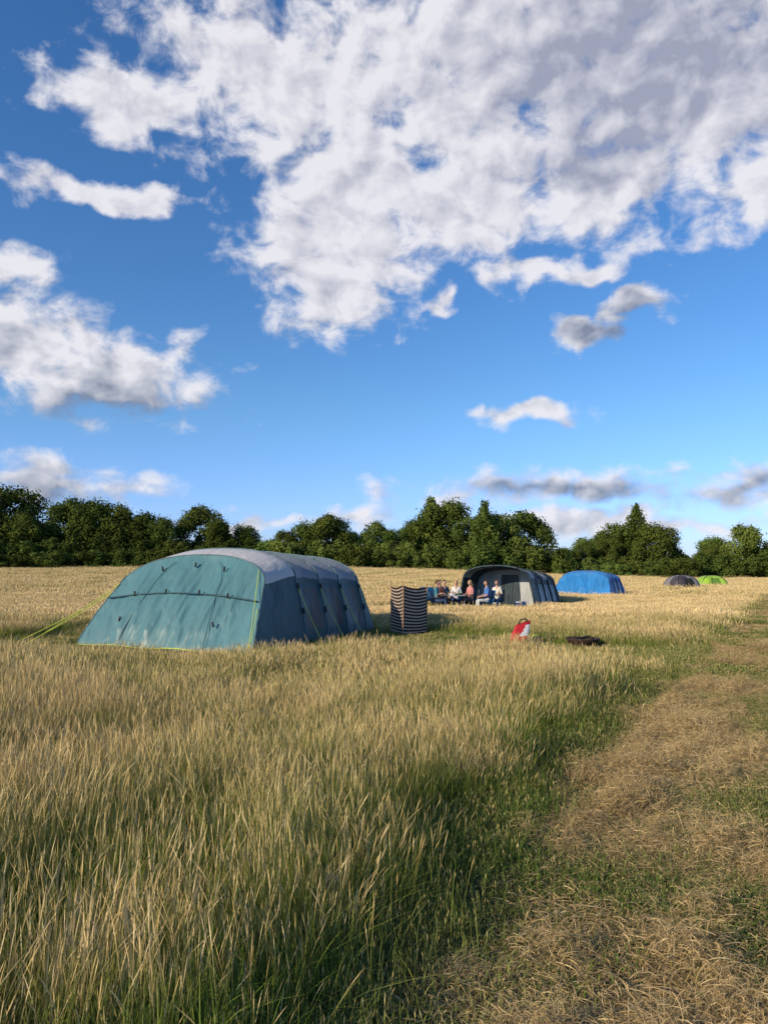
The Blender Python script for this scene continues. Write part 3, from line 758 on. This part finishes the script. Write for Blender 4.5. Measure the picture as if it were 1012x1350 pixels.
# ------------------------------------------------------------------ people
SKIN=pmat('skin',(.46,.27,.19),.55)
LIPS=pmat('lips',(.38,.13,.11),.5)
def person(name,loc,rz,shirt,trouser,hair,longhair=False,standing=False,seed=0):
    rr=random.Random(seed); root=empty(name,(loc[0],loc[1],H(*loc)),rz)
    J=[];Rd=[];E=[];lab=[]
    def add(p,r,par=None,l='shirt'):
        J.append(Vector(p)); Rd.append(r)
        if par is not None: E.append((par,len(J)-1)); lab.append(l)
        return len(J)-1
    b=.0 if not standing else .47
    pel=add((0,0,.50+b),.145)
    wa=add((0,.01,.68+b),.125,pel); ch=add((0,.0,.88+b),.14,wa); uc=add((0,.0,.99+b),.11,ch); nk=add((0,-.01,1.09+b),.052,uc,'skin'); add((0,-.02,1.17+b),.05,nk,'skin')
    for sx_ in(-1,1):
        sh=add((.165*sx_,.0,1.0+b),.062,uc)
        if standing: el_=add((.22*sx_,.02,.72+b),.045,sh); wr=add((.20*sx_,-.14,.52+b),.03,el_,'skin')
        else: el_=add((.235*sx_,-.04,.74),.045,sh); wr=add((.12*sx_,-.26+rr.uniform(-.05,.05),.70+rr.uniform(-.04,.1)),.029,el_,'skin')
        hd=add(tuple(J[wr]+(J[wr]-J[el_]).normalized()*.08),.034,wr,'skin')
        hp=add((.095*sx_,-.02,.47+b),.095,pel,'tr')
        if standing: kn=add((.10*sx_,-.02,.50),.062,hp,'tr'); an=add((.10*sx_,.02,.09),.042,kn,'tr'); add((.11*sx_,-.13,.04),.035,an,'shoe')
        else: kn=add((.13*sx_,-.42,.50),.065,hp,'tr'); an=add((.13*sx_,-.42+rr.uniform(-.08,.08),.09),.042,kn,'tr'); add((.14*sx_,-.58,.045),.035,an,'shoe')
    me=bpy.data.meshes.new('body'); me.from_pydata([tuple(j) for j in J],E,[]); ob=bpy.data.objects.new('body_src',me); sc.collection.objects.link(ob)
    md=ob.modifiers.new('s','SKIN'); md.use_smooth_shade=True
    if not me.skin_vertices:
        bpy.context.view_layer.objects.active=ob; ob.select_set(True); bpy.ops.mesh.customdata_skin_add()
    sv=me.skin_vertices[0].data
    for i,r_ in enumerate(Rd): sv[i].radius=(r_*(1.2 if i in(0,1,2,3) else 1),r_*(.82 if i in(0,1,2,3) else 1)); sv[i].use_root=(i==0)
    s2=ob.modifiers.new('ss','SUBSURF'); s2.levels=2; s2.render_levels=2
    dg=bpy.context.evaluated_depsgraph_get(); bm_=bpy.data.meshes.new_from_object(ob.evaluated_get(dg))
    bpy.data.objects.remove(ob)
    mats=[shirt,trouser,SKIN,BLACK]; bm_.materials.clear()
    for q in mats: bm_.materials.append(q)
    segs=[(J[a],J[c],l) for (a,c),l in zip(E,lab)]
    li={'shirt':0,'tr':1,'skin':2,'shoe':3}
    for f in bm_.polygons:
        best=9;bl=0
        for a,c,l in segs:
            ab=c-a; t=max(0,min(1,(f.center-a).dot(ab)/ab.length_squared)); d=(f.center-a-ab*t).length
            if d<best: best=d;bl=li[l]
        if bl==0 and f.center.z<.52+b and not standing: bl=1
        f.material_index=bl; f.use_smooth=True
    bo=bpy.data.objects.new('body',bm_); sc.collection.objects.link(bo); bo.parent=root
    hb=MB(); hc=Vector((0,-.035,1.255+b))
    def hf(p,d):
        p=p.copy()
        if d.z<0: p.x*=1-.28*(-d.z); p.y*=1-.12*(-d.z)
        if d.y<-.93 and -.35<d.z<.1: p.y-=.020*(1-abs(d.z+.12)/.3)
        if d.y<-.85 and d.z>.08 and d.z<.3: p.y+=.006
        return p
    hb.sphere(hc,(.078,.098,.118),0,20,hf)
    for sx_ in(-1,1):
        hb.sphere(hc+Vector((.078*sx_,.01,-.01)),(.012,.02,.03),0,8)
        hb.sphere(hc+Vector((.030*sx_,-.088,.012)),(.012,.008,.008),2,8)
    hb.sphere(hc+Vector((0,-.088,-.058)),(.024,.008,.006),3,8)
    def hairf(p,d):
        if d.y<-.2 and d.z<.42: return p*.80
        if d.z<-.45 and not longhair: return p*.75
        return p*(1+.04*noise.noise(d*6))
    hb.sphere(hc+Vector((0,.012,.012)),(.088,.105,.124),1,18,hairf)
    if longhair: hb.tube([hc+Vector((0,.07,.03)),hc+Vector((0,.095,-.08)),hc+Vector((0,.09,-.20)),hc+Vector((0,.08,-.28))],[.07,.075,.06,.02],1,10)
    hb.build('head',[SKIN,hair,BLACK,LIPS],root)
    fb=MB()
    for (a,c),l in zip(E,lab):
        if l!='skin' or Rd[c]!=.034: continue
        d=(J[c]-J[a]).normalized(); sd=d.cross(Vector((0,0,1))).normalized(); dn=sd.cross(d)*-1
        if dn.z>0: dn=-dn
        for q,ln in enumerate((.07,.082,.078,.062)):
            o=J[c]+sd*(-.027+.018*q)+d*.015
            fb.tube([o,o+d*ln*.5+dn*.006,o+d*ln*.8+dn*.025,o+d*ln*.95+dn*.045],[.0095,.009,.008,.006],0,7)
        o=J[c]-sd*.03-d*.03; fb.tube([o,o-sd*.025+d*.02,o-sd*.03+d*.05+dn*.01],[.011,.010,.008],0,7)
    fb.build('fingers',[SKIN],root)
    return root
C=lambda n,c:pmat(n,c,.85,.15,6,.3,15)
BLUE=pmat('blue_chair_fabric',(.02,.16,.36),.75); GREY=pmat('grey_chair_fabric',(.12,.13,.14),.8)
blond=C('blond_hair',(.38,.25,.10)); brown=C('brown_hair',(.07,.04,.02)); dark=C('dark_hair',(.02,.015,.012)); auburn=C('auburn_hair',(.2,.07,.03))
tabx,taby=3.15,33.6
plist=[(2.35,33.2,R(75),C('teal_jumper',(.05,.2,.25)),C('jeans',(.04,.07,.14)),brown,False),
 (2.55,34.3,R(35),C('orange_top',(.45,.14,.05)),C('navy_trousers',(.02,.03,.06)),brown,True),
 (3.35,34.55,R(-5),C('white_top',(.65,.63,.6)),C('jeans_b',(.05,.09,.18)),blond,True),
 (3.95,34.0,R(-60),C('pink_top',(.5,.2,.18)),C('grey_joggers',(.12,.12,.13)),blond,True),
 (4.55,32.9,R(-80),C('blue_top',(.06,.16,.42)),C('white_shorts',(.55,.55,.52)),brown,False),
 (5.15,33.9,R(-25),C('cream_top',(.6,.55,.45)),C('blue_jeans',(.05,.1,.22)),auburn,False)]
for i,(x,y,a,s_,t_,h_,lg) in enumerate(plist):
    person('seated_person',(x,y),a,s_,t_,h_,lg,False,i)
    camp_chair('camping_chair',(x,y),a,BLUE if i%2==0 else GREY,WHT if i==0 else GREY)
person('seated_person',(2.85,35.2),R(15),C('navy_top',(.02,.04,.1)),C('black_trousers',(.02,.02,.02)),dark,False,False,9)
camp_chair('camping_chair',(2.85,35.2),R(15),GREY,GREY)
camp_chair('camping_chair',(1.9,34.2),R(190),BLUE,WHT,1.15)
TB=empty('camping_table',(tabx,taby,H(tabx,taby)),.1); mb=MB()
mb.box((0,0,.68),(1.1,.6,.03),0,None,.3)
for sx_ in(-1,1):
    mb.tube([(.48*sx_,-.25,0),(.48*sx_,.25,.66)],.012,1,6); mb.tube([(.48*sx_,.25,0),(.48*sx_,-.25,.66)],.012,1,6)
for x_,y_,h_ in((-.3,.1,.2),(.1,-.1,.1),(.3,.15,.24),(-.05,.2,.11)): mb.tube([(x_,y_,.695),(x_,y_,.695+h_*.7),(x_,y_,.695+h_)],[.035,.035,.015],2,10)
mb.box((-.1,-.12,.74),(.25,.16,.08),3)
mb.build('table_top_and_legs',[pmat('table_grey',(.4,.4,.4),.5),STEEL,pmat('bottle_green',(.03,.15,.05),.2),WHT],TB)
cb=empty('cool_box',(6.3,34.4,H(6.3,34.4)),.3); mb=MB(); mb.box((0,0,.17),(.5,.32,.32),0,None,.15); mb.box((0,0,.36),(.52,.34,.06),1,None,.3); mb.tube([(-.25,0,.3),(-.2,0,.45),(.2,0,.45),(.25,0,.3)],.012,1,6)
mb.build('box_and_lid',[pmat('cool_blue',(.05,.15,.4),.4),WHT],cb)
